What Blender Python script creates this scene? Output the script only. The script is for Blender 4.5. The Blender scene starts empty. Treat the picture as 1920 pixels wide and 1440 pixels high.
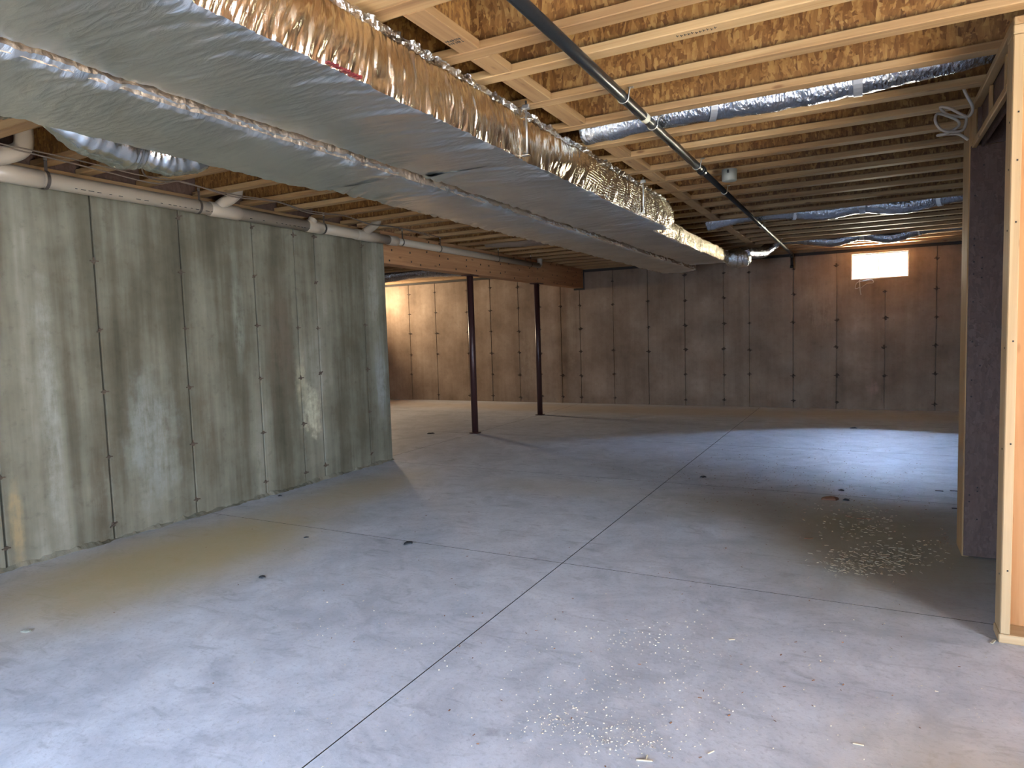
import bpy, math, random
import numpy as np
from mathutils import Vector, Matrix
random.seed(4); RNG = np.random.default_rng(7)
sc = bpy.context.scene
COL = sc.collection

# ------------------------------------------------------------------ camera, world, light, exposure
H = 1.45
yaw, pitch, roll, F = 0.485535506, -0.0735727150, -0.0307559693, 1262.48
def _basis():
    f = Vector((-math.sin(yaw)*math.cos(pitch), math.cos(yaw)*math.cos(pitch), math.sin(pitch)))
    r = Vector((math.cos(yaw), math.sin(yaw), 0)); u = r.cross(f)
    return r*math.cos(roll)+u*math.sin(roll), -r*math.sin(roll)+u*math.cos(roll), f
_r, _u, _f = _basis()
cam = bpy.data.objects.new('camera', bpy.data.cameras.new('camera'))
COL.objects.link(cam)
M = Matrix((( _r.x, _u.x, -_f.x, 0), (_r.y, _u.y, -_f.y, 0), (_r.z, _u.z, -_f.z, H), (0, 0, 0, 1)))
cam.matrix_world = M
cam.data.sensor_width = 36; cam.data.lens = F/1920*36; cam.data.clip_start = .02
sc.camera = cam
sc.view_settings.view_transform = 'Standard'; sc.view_settings.look = 'None'
sc.view_settings.gamma = 1; sc.view_settings.use_curve_mapping = False
sc.view_settings.exposure = 0.30
sc.cycles.max_bounces = 12; sc.cycles.diffuse_bounces = 6; sc.cycles.glossy_bounces = 5
sc.cycles.sample_clamp_indirect = 40
w = bpy.data.worlds.new('sky'); sc.world = w; w.use_nodes = True
w.node_tree.nodes['Background'].inputs[0].default_value = (.80, .90, 1, 1)
w.node_tree.nodes['Background'].inputs[1].default_value = 4.0

def area(name, loc, target, sx, sy, power, color, spread=math.pi):
    l = bpy.data.lights.new(name, 'AREA'); l.shape = 'RECTANGLE'; l.size = sx; l.size_y = sy
    l.energy = power; l.color = color; l.spread = spread
    o = bpy.data.objects.new(name, l); COL.objects.link(o); o.location = loc
    o.rotation_euler = (Vector(target)-Vector(loc)).to_track_quat('-Z', 'Y').to_euler()
    return o
# daylight through the glass door on the right, behind the camera, and the sun through it (the sun patch stays out of frame)
area('door_daylight', (3.95, -.35, 1.12), (-2.5, 1.4, .35), 2.0, 1.9, 400, (.68, .82, 1), 2.5)
sun = bpy.data.lights.new('sun', 'SUN'); sun.energy = 350; sun.color = (1, .84, .58); sun.angle = .01
so = bpy.data.objects.new('sun', sun); COL.objects.link(so); so.location = (8, -3, 8)
so.rotation_euler = Vector((-.70, .16, -.70)).to_track_quat('-Z', 'Y').to_euler()
# blue daylight inferred behind the camera; unseen opening set low, beam narrowed to spare the ceiling
area('unseen_front_opening_daylight', (-2.2, -2.62, 1.1), (-2.0, -.6, 0), 1.7, 1.2, 150, (.45, .66, 1), 1.5)
# sky outside the rear window
area('rear_window_sky', (1.2, 17.0, 6.3), (.18, 12.8, 2.40), 8.5, 4.3, 42000, (.46, .62, 1))
# sunlit ground and haze at the horizon outside the rear window
area('rear_window_horizon', (.3, 16.2, 2.1), (.18, 12.8, 2.35), 5.0, 1.3, 2200, (1, .86, .68))
area('rear_window_ground', (.2, 13.75, 1.95), (.2, 13.75, 5), 1.8, 1.2, 4000, (1, .76, .52))
# small high window in the far left wall of the rear bay
area('side_window_daylight', (-10.9, 11.95, 2.42), (-6.5, 11.4, .6), .9, .45, 200, (1, .78, .52))

# ------------------------------------------------------------------ helpers
def mesh_obj(name, verts, faces, mat=None, parent=None, smooth=False, kind=None):
    me = bpy.data.meshes.new(name)
    me.from_pydata([tuple(v) for v in verts], [], [tuple(f) for f in faces]); me.update()
    if mat: me.materials.append(mat)
    if smooth: me.polygons.foreach_set('use_smooth', [True]*len(me.polygons))
    o = bpy.data.objects.new(name, me); COL.objects.link(o)
    if parent: o.parent = parent
    if kind: o['kind'] = kind
    return o
def inst(name, me, parent=None, loc=(0,0,0), rot=(0,0,0), scale=(1,1,1)):
    o = bpy.data.objects.new(name, me); COL.objects.link(o)
    if parent: o.parent = parent
    o.location = loc; o.rotation_euler = rot; o.scale = scale
    return o
def empty(name, loc=(0,0,0)):
    o = bpy.data.objects.new(name, None); COL.objects.link(o); o.location = loc; o.empty_display_size = .1
    return o
def tag(o, label, cat, group=None):
    o['label'] = label; o['category'] = cat
    if group: o['group'] = group
    return o
def struct(o, label=None):
    o['kind'] = 'structure'
    if label: o['label'] = label
    return o
class MB:
    def __init__(s): s.v = []; s.f = []
    def box(s, x0, x1, y0, y1, z0, z1, bev=0.0):
        n = len(s.v)
        if bev <= 0:
            s.v += [(x,y,z) for z in (z0,z1) for y in (y0,y1) for x in (x0,x1)]
            s.f += [tuple(n+i for i in q) for q in ((0,2,3,1),(4,5,7,6),(0,1,5,4),(2,6,7,3),(0,4,6,2),(1,3,7,5))]
            return s
        c = ((x0+x1)/2, (y0+y1)/2, (z0+z1)/2); h = ((x1-x0)/2, (y1-y0)/2, (z1-z0)/2)
        b = min(bev, min(h)*.9); idx = {}
        for sx in (-1,1):
            for sy in (-1,1):
                for sz in (-1,1):
                    for a in range(3):
                        p = [sx*(h[0]-b), sy*(h[1]-b), sz*(h[2]-b)]
                        p[a] = (sx,sy,sz)[a]*h[a]
                        idx[(sx,sy,sz,a)] = len(s.v); s.v.append((c[0]+p[0], c[1]+p[1], c[2]+p[2]))
        q = []
        for a in range(3):
            o1, o2 = [k for k in range(3) if k != a]
            for sg in (-1,1):
                loop = []
                for s1, s2 in ((-1,-1),(1,-1),(1,1),(-1,1)):
                    t = [0,0,0]; t[a] = sg; t[o1] = s1; t[o2] = s2
                    loop.append(idx[(*t, a)])
                if (sg > 0) == (a == 1): loop.reverse()
                q.append(loop)
        for a in range(3):      # edge bevels
            o1, o2 = [k for k in range(3) if k != a]
            for s1 in (-1,1):
                for s2 in (-1,1):
                    def k(sa, fa):
                        t = [0,0,0]; t[a] = sa; t[o1] = s1; t[o2] = s2
                        return idx[(*t, fa)]
                    q.append([k(-1,o1), k(1,o1), k(1,o2), k(-1,o2)])
        for sx in (-1,1):
            for sy in (-1,1):
                for sz in (-1,1): q.append([idx[(sx,sy,sz,a)] for a in range(3)])
        cc = Vector(c)
        for l in q:             # orient outwards
            P = [Vector(s.v[i]) for i in l]
            nn = (P[1]-P[0]).cross(P[2]-P[0]); m = sum(P, Vector())/len(P)
            s.f.append(tuple(l if nn.dot(m-cc) > 0 else l[::-1]))
        return s
    def tube(s, pts, r, seg=10, cap=True, rs=None):
        pts = [Vector(p) for p in pts]; n0 = len(s.v); m = len(pts)
        up = Vector((0,0,1)); nrm = None
        for i, p in enumerate(pts):
            t = (pts[min(i+1,m-1)]-pts[max(i-1,0)]).normalized()
            if nrm is None:
                nrm = t.cross(up if abs(t.z) < .9 else Vector((1,0,0))).normalized()
            nrm = (nrm - t*nrm.dot(t)).normalized(); bi = t.cross(nrm)
            rr = rs[i] if rs is not None else r
            for k in range(seg):
                a = 2*math.pi*k/seg
                s.v.append(tuple(p+nrm*math.cos(a)*rr+bi*math.sin(a)*rr))
        for i in range(m-1):
            for k in range(seg):
                a, b = n0+i*seg+k, n0+i*seg+(k+1)%seg
                s.f.append((a, b, b+seg, a+seg))
        if cap:
            s.f.append(tuple(n0+k for k in range(seg))[::-1])
            s.f.append(tuple(n0+(m-1)*seg+k for k in range(seg)))
        return s
    def grid(s, P):             # P: array (n,m,3)
        n0 = len(s.v); n, m, _ = P.shape
        s.v += [tuple(q) for q in P.reshape(-1,3).tolist()]
        for i in range(n-1):
            for j in range(m-1):
                a = n0+i*m+j
                s.f.append((a, a+m, a+m+1, a+1))
        return s
    def build(s, name, mat, parent=None, smooth=False, kind=None):
        return mesh_obj(name, s.v, s.f, mat, parent, smooth, kind)
_T = RNG.random((256,256))
def vnoise(x, y):
    x = np.asarray(x, float); y = np.asarray(y, float)
    xi = np.floor(x).astype(int); yi = np.floor(y).astype(int); fx = x-xi; fy = y-yi
    fx = fx*fx*(3-2*fx); fy = fy*fy*(3-2*fy)
    g = lambda a, b: _T[a & 255, b & 255]
    return ((g(xi,yi)*(1-fx)+g(xi+1,yi)*fx)*(1-fy)+(g(xi,yi+1)*(1-fx)+g(xi+1,yi+1)*fx)*fy)*2-1
def arc(c, r, a0, a1, n, ax=(1,0,0), ay=(0,0,1)):
    c = Vector(c); ax = Vector(ax); ay = Vector(ay)
    return [c+ax*r*math.cos(a0+(a1-a0)*i/n)+ay*r*math.sin(a0+(a1-a0)*i/n) for i in range(n+1)]
def catmull(P, n=8):
    P = [Vector(p) for p in P]; out = []
    for i in range(len(P)-1):
        a, b, c, d = P[max(i-1,0)], P[i], P[i+1], P[min(i+2,len(P)-1)]
        for k in range(n):
            t = k/n
            out.append(.5*((2*b)+(c-a)*t+(2*a-5*b+4*c-d)*t*t+(3*b-a-3*c+d)*t**3))
    out.append(P[-1]); return out

# ------------------------------------------------------------------ materials
class N:
    """small node-graph builder"""
    def __init__(s, name):
        s.m = bpy.data.materials.new(name); s.m.use_nodes = True
        s.t = s.m.node_tree; s.b = s.t.nodes['Principled BSDF']; s.n = s.t.nodes; s.l = s.t.links
    def put(s, sock, v):
        if isinstance(v, bpy.types.NodeSocket): s.l.new(v, sock)
        elif v is not None:
            if hasattr(sock.default_value, '__len__') and not hasattr(v, '__len__'): v = (v,)*len(sock.default_value)
            if hasattr(sock.default_value, '__len__') and len(sock.default_value) == 4 and len(v) == 3: v = (*v, 1)
            sock.default_value = v
    def coord(s, rnd=False):
        o = s.n.new('ShaderNodeTexCoord').outputs['Object']
        if rnd:
            i = s.n.new('ShaderNodeObjectInfo').outputs['Random']
            o = s.vm('ADD', o, s.vm('SCALE', (13.7, 7.1, 19.3), None, i))
        return o
    def vm(s, op, a, b=None, sc_=None):
        n = s.n.new('ShaderNodeVectorMath'); n.operation = op
        s.put(n.inputs[0], a)
        if b is not None: s.put(n.inputs[1], b)
        if sc_ is not None: s.put(n.inputs['Scale'], sc_)
        return n.outputs[0]
    def map(s, v, scale=(1,1,1), rot=(0,0,0), loc=(0,0,0)):
        n = s.n.new('ShaderNodeMapping'); s.put(n.inputs[0], v)
        n.inputs['Scale'].default_value = scale; n.inputs['Rotation'].default_value = rot; n.inputs['Location'].default_value = loc
        return n.outputs[0]
    def noise(s, v, scale, detail=4, rough=.55, dist=0, col=False):
        n = s.n.new('ShaderNodeTexNoise'); s.put(n.inputs['Vector'], v)
        n.inputs['Scale'].default_value = scale; n.inputs['Detail'].default_value = detail
        n.inputs['Roughness'].default_value = rough; n.inputs['Distortion'].default_value = dist
        return n.outputs['Color' if col else 'Fac']
    def voro(s, v, scale, out='Color', feature='F1', rand=1):
        n = s.n.new('ShaderNodeTexVoronoi'); n.feature = feature; s.put(n.inputs['Vector'], v)
        n.inputs['Scale'].default_value = scale; n.inputs['Randomness'].default_value = rand
        return n.outputs[out]
    def ramp(s, f, *stops):
        n = s.n.new('ShaderNodeValToRGB'); e = n.color_ramp.elements
        while len(e) < len(stops): e.new(.5)
        for k, (p, c) in enumerate(stops):
            e[k].position = p
            e[k].color = (*c, 1) if hasattr(c, '__len__') else (c, c, c, 1)
        s.put(n.inputs[0], f); return n.outputs[0]
    def math(s, op, a, b=0, clamp=False):
        n = s.n.new('ShaderNodeMath'); n.operation = op; n.use_clamp = clamp
        s.put(n.inputs[0], a); s.put(n.inputs[1], b); return n.outputs[0]
    def mix(s, f, a, b, mode='MIX'):
        n = s.n.new('ShaderNodeMix'); n.data_type = 'RGBA'; n.blend_type = mode
        s.put(n.inputs['Factor'], f); s.put(n.inputs[6], a); s.put(n.inputs[7], b); return n.outputs[2]
    def sep(s, v):
        n = s.n.new('ShaderNodeSeparateXYZ'); s.put(n.inputs[0], v); return n.outputs
    def bump(s, h, strength=.3, dist=.01, nrm=None):
        n = s.n.new('ShaderNodeBump'); s.put(n.inputs['Height'], h)
        n.inputs['Strength'].default_value = strength; n.inputs['Distance'].default_value = dist
        if nrm is not None: s.l.new(nrm, n.inputs['Normal'])
        return n.outputs[0]
    def done(s, col=None, rough=None, metal=None, nrm=None, spec=None):
        s.put(s.b.inputs['Base Color'], col); s.put(s.b.inputs['Roughness'], rough); s.put(s.b.inputs['Metallic'], metal)
        if spec is not None: s.put(s.b.inputs['Specular IOR Level'], spec)
        if nrm is not None: s.l.new(nrm, s.b.inputs['Normal'])
        return s.m
    def blob(s, v, c, size, soft=.5, wob=.4, wscale=3):
        """1 inside an irregular ellipsoid patch, 0 outside"""
        d = s.vm('DIVIDE', s.vm('SUBTRACT', v, c), size)
        n = s.n.new('ShaderNodeVectorMath'); n.operation = 'LENGTH'; s.put(n.inputs[0], d)
        k = s.math('ADD', n.outputs['Value'], s.math('MULTIPLY', s.math('SUBTRACT', s.noise(v, wscale, 5, .65), .5), wob*2))
        r = s.n.new('ShaderNodeMapRange'); s.put(r.inputs[0], k)
        r.inputs[1].default_value = 1-soft; r.inputs[2].default_value = 1+soft*.3
        r.inputs[3].default_value = 1; r.inputs[4].default_value = 0; r.interpolation_type = 'SMOOTHSTEP'
        return r.outputs[0]

def plain(name, col, rough=.5, metal=0, bump=None):
    g = N(name); nr = None
    if bump: nr = g.bump(g.noise(g.coord(), bump[0], 4), bump[1], .005)
    return g.done(col, rough, metal, nr)

def concrete_wall(name, dark, mid, light, pale, extra=None, streak=1.0, fine=.2):
    g = N(name); v = g.coord()
    st = g.noise(g.map(v, (2.6, 2.6, .16)), 1.0, 5, .62, .25)
    st2 = g.noise(g.map(v, (9, 9, .55), loc=(3, 5, 1)), 1.0, 4, .6, .1)
    mot = g.noise(v, 1.7, 6, .62)
    f = g.math('ADD', g.math('MULTIPLY', st, .62*streak), g.math('MULTIPLY', mot, 1-.62*streak))
    f = g.math('ADD', g.math('MULTIPLY', f, 1-fine), g.math('MULTIPLY', st2, fine))
    c = g.ramp(f, (.33, dark), (.46, mid), (.57, light), (.70, pale))
    c = g.mix(g.math('MULTIPLY', g.ramp(g.noise(v, 14, 5, .7), (.55, 0), (.75, 1)), .35), c, dark)
    if extra:
        for (cc, size, colr, amt, wob, ws) in extra:
            bb = g.blob(v, cc, size, .6, wob, ws); brk = g.ramp(g.math('ADD', g.math('MULTIPLY', g.noise(g.map(v, (14, 14, 1.6)), 1, 5, .7, .3), .6), g.math('MULTIPLY', g.noise(v, 12, 5, .7), .4)), (.40, .12), (.58, 1))
            c = g.mix(g.math('MULTIPLY', g.math('MULTIPLY', bb, brk), amt), c, colr)
    pores = g.ramp(g.voro(v, 26, 'Distance'), (.02, 0), (.07, 1))
    h = g.math('ADD', g.math('MULTIPLY', g.noise(v, 30, 6, .7), .5), g.math('MULTIPLY', pores, .25))
    h = g.math('ADD', h, g.math('MULTIPLY', st2, .5))
    return g.done(c, .86, 0, g.bump(h, .35, .006), .25)

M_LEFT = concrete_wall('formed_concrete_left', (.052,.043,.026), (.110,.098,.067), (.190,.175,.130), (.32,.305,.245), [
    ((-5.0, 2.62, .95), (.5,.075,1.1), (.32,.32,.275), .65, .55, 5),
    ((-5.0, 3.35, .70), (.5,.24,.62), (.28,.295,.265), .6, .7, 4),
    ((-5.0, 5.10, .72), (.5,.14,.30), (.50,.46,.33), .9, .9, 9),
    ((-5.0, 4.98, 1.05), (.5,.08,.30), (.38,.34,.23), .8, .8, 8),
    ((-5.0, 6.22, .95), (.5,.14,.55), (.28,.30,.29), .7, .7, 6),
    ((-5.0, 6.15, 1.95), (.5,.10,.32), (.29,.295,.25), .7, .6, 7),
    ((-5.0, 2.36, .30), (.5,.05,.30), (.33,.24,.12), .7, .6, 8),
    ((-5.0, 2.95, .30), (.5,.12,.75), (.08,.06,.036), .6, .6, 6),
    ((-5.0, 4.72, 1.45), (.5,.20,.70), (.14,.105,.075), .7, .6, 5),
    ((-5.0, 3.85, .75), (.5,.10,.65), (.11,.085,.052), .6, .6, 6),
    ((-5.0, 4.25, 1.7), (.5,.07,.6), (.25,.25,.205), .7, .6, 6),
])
M_BACK = concrete_wall('formed_concrete_rear', (.17,.118,.080), (.27,.193,.133), (.355,.262,.187), (.49,.385,.285), [
    ((-.7, 12.8, 1.75), (.35,.5,.6), (.47,.355,.25), .55, .6, 3),
    ((.1, 12.8, .35), (.10,.5,.16), (.55,.33,.25), .6, .8, 9),
    ((-6.3, 12.8, .9), (.30,.5,.7), (.43,.34,.25), .5, .6, 4),
    ((-5.35, 12.8, 1.6), (.12,.5,.9), (.44,.35,.25), .5, .6, 4),
], .6, .10)
def floor_mat():
    g = N('slab_concrete'); v = g.coord()
    big = g.noise(v, .8, 6, .6, .3); med = g.noise(v, 5, 6, .68, .6); fine = g.noise(v, 45, 4, .7)
    f = g.math('ADD', g.math('MULTIPLY', big, .5), g.math('MULTIPLY', med, .5))
    c = g.ramp(f, (.30, (.34,.355,.385)), (.46, (.45,.465,.50)), (.58, (.53,.545,.58)), (.72, (.60,.615,.64)))
    c = g.mix(g.math('MULTIPLY', g.ramp(fine, (.52, 0), (.68, 1)), .35), c, (.20,.20,.21))
    c = g.mix(g.math('MULTIPLY', g.ramp(g.noise(g.vm('ADD', v, (7, 3, 0)), 2.4, 6, .7, 1.2), (.46, 0), (.64, 1)), .32), c, (.215,.225,.25))
    trow = g.ramp(g.noise(g.map(v, (3.2, 9, 3), rot=(0,0,.5)), 1, 5, .65, 1.4), (.56, 0), (.70, 1))
    c = g.mix(g.math('MULTIPLY', trow, .42), c, (.19,.19,.20))
    for (cc, size, colr, amt) in [
        ((-4.15, 2.9, 0), (.85, 1.6, 1), (.44,.345,.16), .85),  # yellow zone outside the blue daylight, painted into the slab colour
        ((-4.3, 4.9, 0), (.55, 1.2, 1), (.46,.36,.19), .65),  # same painted warm light zone, farther along the left wall
        ((-.6, 5.6, 0), (1.3, .75, 1), (.33,.28,.18), .6),  # painted shade, far part of the stud wall's shadow zone
        ((.1, 4.9, 0), (.95, 1.35, 1), (.25,.21,.115), .85),  # stud wall's shadow on the floor, painted as an olive darkening
        ((.35, 2.3, 0), (.55, .6, 1), (.42,.34,.20), .5),
        ((-2.6, 5.7, 0), (.9, .45, 1), (.42,.35,.24), .35),
        ((-4.0, 11.9, 0), (8, .75, 1), (.45,.33,.21), .55)]:  # tan strip painted where sky light from the rear window misses the floor
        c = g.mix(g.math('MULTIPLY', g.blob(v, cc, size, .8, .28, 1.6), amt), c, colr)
    h = g.math('ADD', g.math('MULTIPLY', fine, .5), g.math('MULTIPLY', med, .5))
    return g.done(c, g.ramp(med, (.3, .50), (.7, .72)), 0, g.bump(h, .3, .005), .35)
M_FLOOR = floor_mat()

def pine(name, axis, a=(.205,.108,.046), b=(.33,.198,.088), c3=(.43,.285,.14)):
    g = N(name); v = g.coord(True)
    s = [22, 22, 22]; s[axis] = .9
    f = g.noise(g.map(v, tuple(s)), 1, 5, .6, .7)
    s2 = [3, 3, 3]; s2[axis] = .5
    f2 = g.noise(g.map(v, tuple(s2)), 1, 3)
    c = g.ramp(g.math('ADD', g.math('MULTIPLY', f, .6), g.math('MULTIPLY', f2, .4)), (.34, a), (.5, b), (.64, c3))
    s3 = [10, 10, 10]; s3[axis] = 3.2
    knot = g.ramp(g.voro(g.map(v, tuple(s3)), 1, 'Distance'), (.06, 1), (.13, 0))
    c = g.mix(g.math('MULTIPLY', knot, .75), c, (.12,.05,.02))
    rnd = g.n.new('ShaderNodeObjectInfo').outputs['Random']
    c = g.mix(g.math('MULTIPLY', rnd, .35), c, a)
    s4 = [40, 40, 40]; s4[axis] = 2
    return g.done(c, .62, 0, g.bump(g.noise(g.map(v, tuple(s4)), 1, 3), .25, .003), .3)
PINE = [pine('pine_lumber_%s' % 'xyz'[k], k) for k in range(3)]
PINE_PALE = [pine('pale_stud_lumber_%s' % 'xyz'[k], k, (.33,.215,.105), (.41,.28,.15), (.47,.34,.195)) for k in range(3)]
M_BEAM = pine('laminated_beam_wood', 1, (.27,.125,.055), (.40,.20,.092), (.48,.26,.125))
def osb(name, pal):
    g = N(name); v = g.coord(True)
    vd = g.vm('ADD', v, g.vm('SCALE', g.noise(v, 3, 2, col=True), None, .10))
    def layer(rot, sc_):
        m = g.map(vd, sc_, rot)
        return g.sep(g.voro(m, 1, 'Color'))[0], g.voro(m, 1, 'Distance')
    a, da = layer((.2, .5, .3), (44, 44, 10)); b, db = layer((.3, -.65, .1), (48, 48, 11)); c_, dc = layer((.1, 1.4, .2), (50, 50, 11))
    m1 = g.ramp(g.noise(v, 24, 2), (.47, 0), (.53, 1)); m2 = g.ramp(g.noise(g.vm('ADD', v, (5, 3, 2)), 20, 2), (.52, 0), (.58, 1))
    f = g.mix(m2, g.mix(m1, a, b), c_); d = g.mix(m2, g.mix(m1, da, db), dc)
    grain = g.noise(g.map(v, (70, 70, 12)), 1, 3)
    ff = g.math('ADD', g.math('MULTIPLY', f, .55), g.math('MULTIPLY', grain, .45))
    c = g.ramp(ff, *[(p, q) for p, q in zip((.14, .38, .58, .80), pal)])
    return g.done(c, .6, 0, g.bump(g.math('ADD', f, g.math('MULTIPLY', d, .5)), .45, .004), .3)
M_OSB = osb('osb_web', ((.075,.027,.007), (.145,.062,.016), (.205,.098,.027), (.29,.16,.052)))
M_OSB_DK = osb('osb_sheathing_dark', ((.078,.045,.033), (.092,.053,.039), (.104,.062,.046), (.12,.074,.055)))  # dark panel tone, also used as painted shade on the left rim board
M_PLY = pine('plywood_sheathing', 2, (.33,.145,.05), (.41,.195,.075), (.46,.25,.11))
M_GRIME = plain('seam_grime', (.045,.04,.03), .95)
M_SILL_AND_GAP_SHADE = plain('dark_treated_sill_and_gap_shade', (.035,.028,.022), .8, 0, (25, .3))

def foil(name, col, rough, crinkle, scale, aniso=(1,1,1), scrim=0):
    g = N(name); v = g.coord()
    a = g.noise(g.map(v, aniso), scale, 5, .6, .8)
    b = g.voro(g.map(v, aniso), scale*1.6, 'Distance')
    h = g.math('ADD', a, g.math('MULTIPLY', b, .5))
    nr = g.bump(h, crinkle, .01)
    if scrim:
        x = g.sep(v)
        w1 = g.math('ABSOLUTE', g.math('SINE', g.math('MULTIPLY', x[1], 130)))
        w2 = g.math('ABSOLUTE', g.math('SINE', g.math('MULTIPLY', x[2], 170)))
        gr = g.math('MINIMUM', g.math('POWER', w1, .5), g.math('POWER', w2, .5))
        mask = g.math('MULTIPLY', g.ramp(g.math('MULTIPLY', x[1], .1), (.40, 0), (.48, 1)), scrim)
        n = g.n.new('ShaderNodeBump'); g.put(n.inputs['Height'], gr); g.put(n.inputs['Strength'], mask)
        n.inputs['Distance'].default_value = .004; g.l.new(nr, n.inputs['Normal']); nr = n.outputs[0]
    c = g.mix(g.ramp(g.noise(v, 3, 4), (.4, 0), (.7, 1)), col, tuple(q*.85 for q in col))
    return g.done(c, rough, 1.0, nr)
M_FOIL_SIDE = foil('foil_facing_side', (.90,.80,.62), .22, .35, 16, (1, 2.5, .5), 1.0)  # gold in the base colour stands for warm light reflected from the wood
M_FOIL_BOT = foil('foil_facing_underside', (.90,.90,.86), .28, .55, 12, (.6, 2.2, 1))
M_FOIL_EDGE = foil('foil_tape_edge', (.85,.84,.80), .22, .7, 45)
M_FLEX = foil('flex_duct_jacket', (.56,.60,.68), .22, 1.0, 22, (1.8, 1, 1))
M_FOIL_BAG = foil('foil_bag', (.78,.78,.74), .16, .35, 14)
M_SEAM = foil('seam_flap', (.42,.33,.25), .6, .6, 30)
M_STEEL = plain('galvanised_steel', (.55,.55,.55), .35, 1, (40, .1))
M_STRAP = plain('grey_strap', (.33,.34,.36), .42, .6)
M_PVC = plain('white_pvc', (.32,.262,.198), .38)
M_PVC_FIT = plain('pvc_fitting', (.34,.28,.213), .33)
M_INK = plain('black_ink', (.02,.02,.02), .7)
M_IRON = plain('black_iron_pipe', (.016,.017,.018), .30, .35, (60, .08))
M_CLAMP = plain('pipe_clamp_metal', (.45,.43,.38), .4, 1)
M_POST = plain('oxide_painted_steel', (.055,.022,.020), .38, .2, (8, .05))
M_WHITE = plain('white_vinyl', (.80,.80,.80), .4)
M_CABLE = plain('white_cable', (.36,.32,.275), .5)
M_DULL = plain('dull_duct_jacket', (.25,.19,.145), .55, .3, (30, .6))
M_DKCABLE = plain('dull_cable', (.16,.12,.09), .6)
M_BOX = plain('grey_plastic_box', (.27,.28,.25), .5)
M_NAIL = plain('nail_head', (.03,.022,.018), .6, .5)
M_TIE = plain('rusty_tie', (.075,.05,.033), .9, 0, (60, .5))
M_CHIP = plain('pale_wood_chip', (.46,.38,.26), .8)
M_BLACK = plain('black_scrap', (.012,.012,.014), .6)
M_BARK = plain('brown_scrap', (.17,.075,.035), .8)
M_WELL = plain('galvanised_window_well', (.75,.76,.78), .5)
g = N('window_glass'); M_GLASS = g.m
_tr = g.n.new('ShaderNodeBsdfTransparent'); _tr.inputs[0].default_value = (.94,.97,.96,1); _gl = g.n.new('ShaderNodeBsdfGlossy'); _gl.inputs['Roughness'].default_value = .02
_fr = g.n.new('ShaderNodeFresnel'); _fr.inputs[0].default_value = 1.45; _ms = g.n.new('ShaderNodeMixShader')
g.l.new(_fr.outputs[0], _ms.inputs[0]); g.l.new(_tr.outputs[0], _ms.inputs[1]); g.l.new(_gl.outputs[0], _ms.inputs[2])
g.l.new(_ms.outputs[0], g.n['Material Output'].inputs['Surface'])

# ------------------------------------------------------------------ setting
XL, YB, ZJ = -5.01, 12.80, 2.72       # left wall face, back wall face, underside of joists
XR, YF, XRR = 3.85, -2.5, -10.6       # right wall, front wall, far left wall of the rear bay
ZD = 3.02
# floor: slabs between saw-cut joints
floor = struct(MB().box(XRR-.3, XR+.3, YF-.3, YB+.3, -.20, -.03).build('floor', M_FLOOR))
jx = [XRR-.25, -9.2, -5.16, -1.69, 1.75, XR+.25]; jy = [YF-.25, 3.81, 6.26, 8.53, 10.8, YB+.25]; gp = .0030
for i in range(len(jx)-1):
    for k in range(len(jy)-1):
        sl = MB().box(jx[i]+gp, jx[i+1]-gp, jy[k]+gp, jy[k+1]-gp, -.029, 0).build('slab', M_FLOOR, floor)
        sl.data.materials.append(M_GRIME)
        for p in sl.data.polygons:
            if abs(p.normal.z) < .5: p.material_index = 1

tie_me = None
def tie_mesh():
    mb = MB(); n = 9; r = .017
    ring0 = [(0, r*(1+.45*random.uniform(-1,1))*math.cos(2*math.pi*k/n), r*(1+.45*random.uniform(-1,1))*math.sin(2*math.pi*k/n)) for k in range(n)]
    ring1 = [(.007, y*.62+random.uniform(-.003,.003), z*.62+random.uniform(-.003,.003)) for _, y, z in ring0]
    mb.v = ring0+ring1+[(.009, 0, 0)]
    for k in range(n):
        k2 = (k+1) % n
        mb.f += [(k, k2, n+k2, n+k), (n+k, n+k2, 2*n)]
    mb.box(0, .016, -.026, .024, -.004, .003)
    me = bpy.data.meshes.new('tie_mark'); me.from_pydata(mb.v, [], mb.f); me.materials.append(M_TIE); return me
TIES = [tie_mesh() for _ in range(4)]

# left wall
wl = struct(MB().box(XL-.25, XL-.028, YF, 6.375, 0, 2.66).build('wall_left', M_GRIME))
seams = [YF, -2.1, -1.36, -.64, .09, .82, 1.55, 2.28, 3.00, 3.71, 4.46, 4.97, 5.25, 5.99, 6.38]
for a, b in zip(seams[:-1], seams[1:]):
    off = random.uniform(-.003, .003)
    mb = MB()
    ga = .006 if a > YF else 0; gb = .006 if b < 6.38 else 0
    n = 26 if b == 6.38 else 2
    mb.box(XL-.03, XL+off, a+ga, b-gb, -.002, 2.66, .006)
    mb.build('panel', M_LEFT, wl)
for s in seams[1:-1]:
    if s < 1: continue
    for z in (.13, .62, 1.10, 1.585, 2.06, 2.50):
        if random.random() < .08: continue
        o = inst('tie_mark', random.choice(TIES), wl, (XL-.002, s+random.uniform(-.006,.006), z+random.uniform(-.02,.02)), (random.choice((0, math.pi, .5)), 0, 0))
        o.scale = (1.0,)+(random.uniform(.9,1.35),)*2
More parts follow.
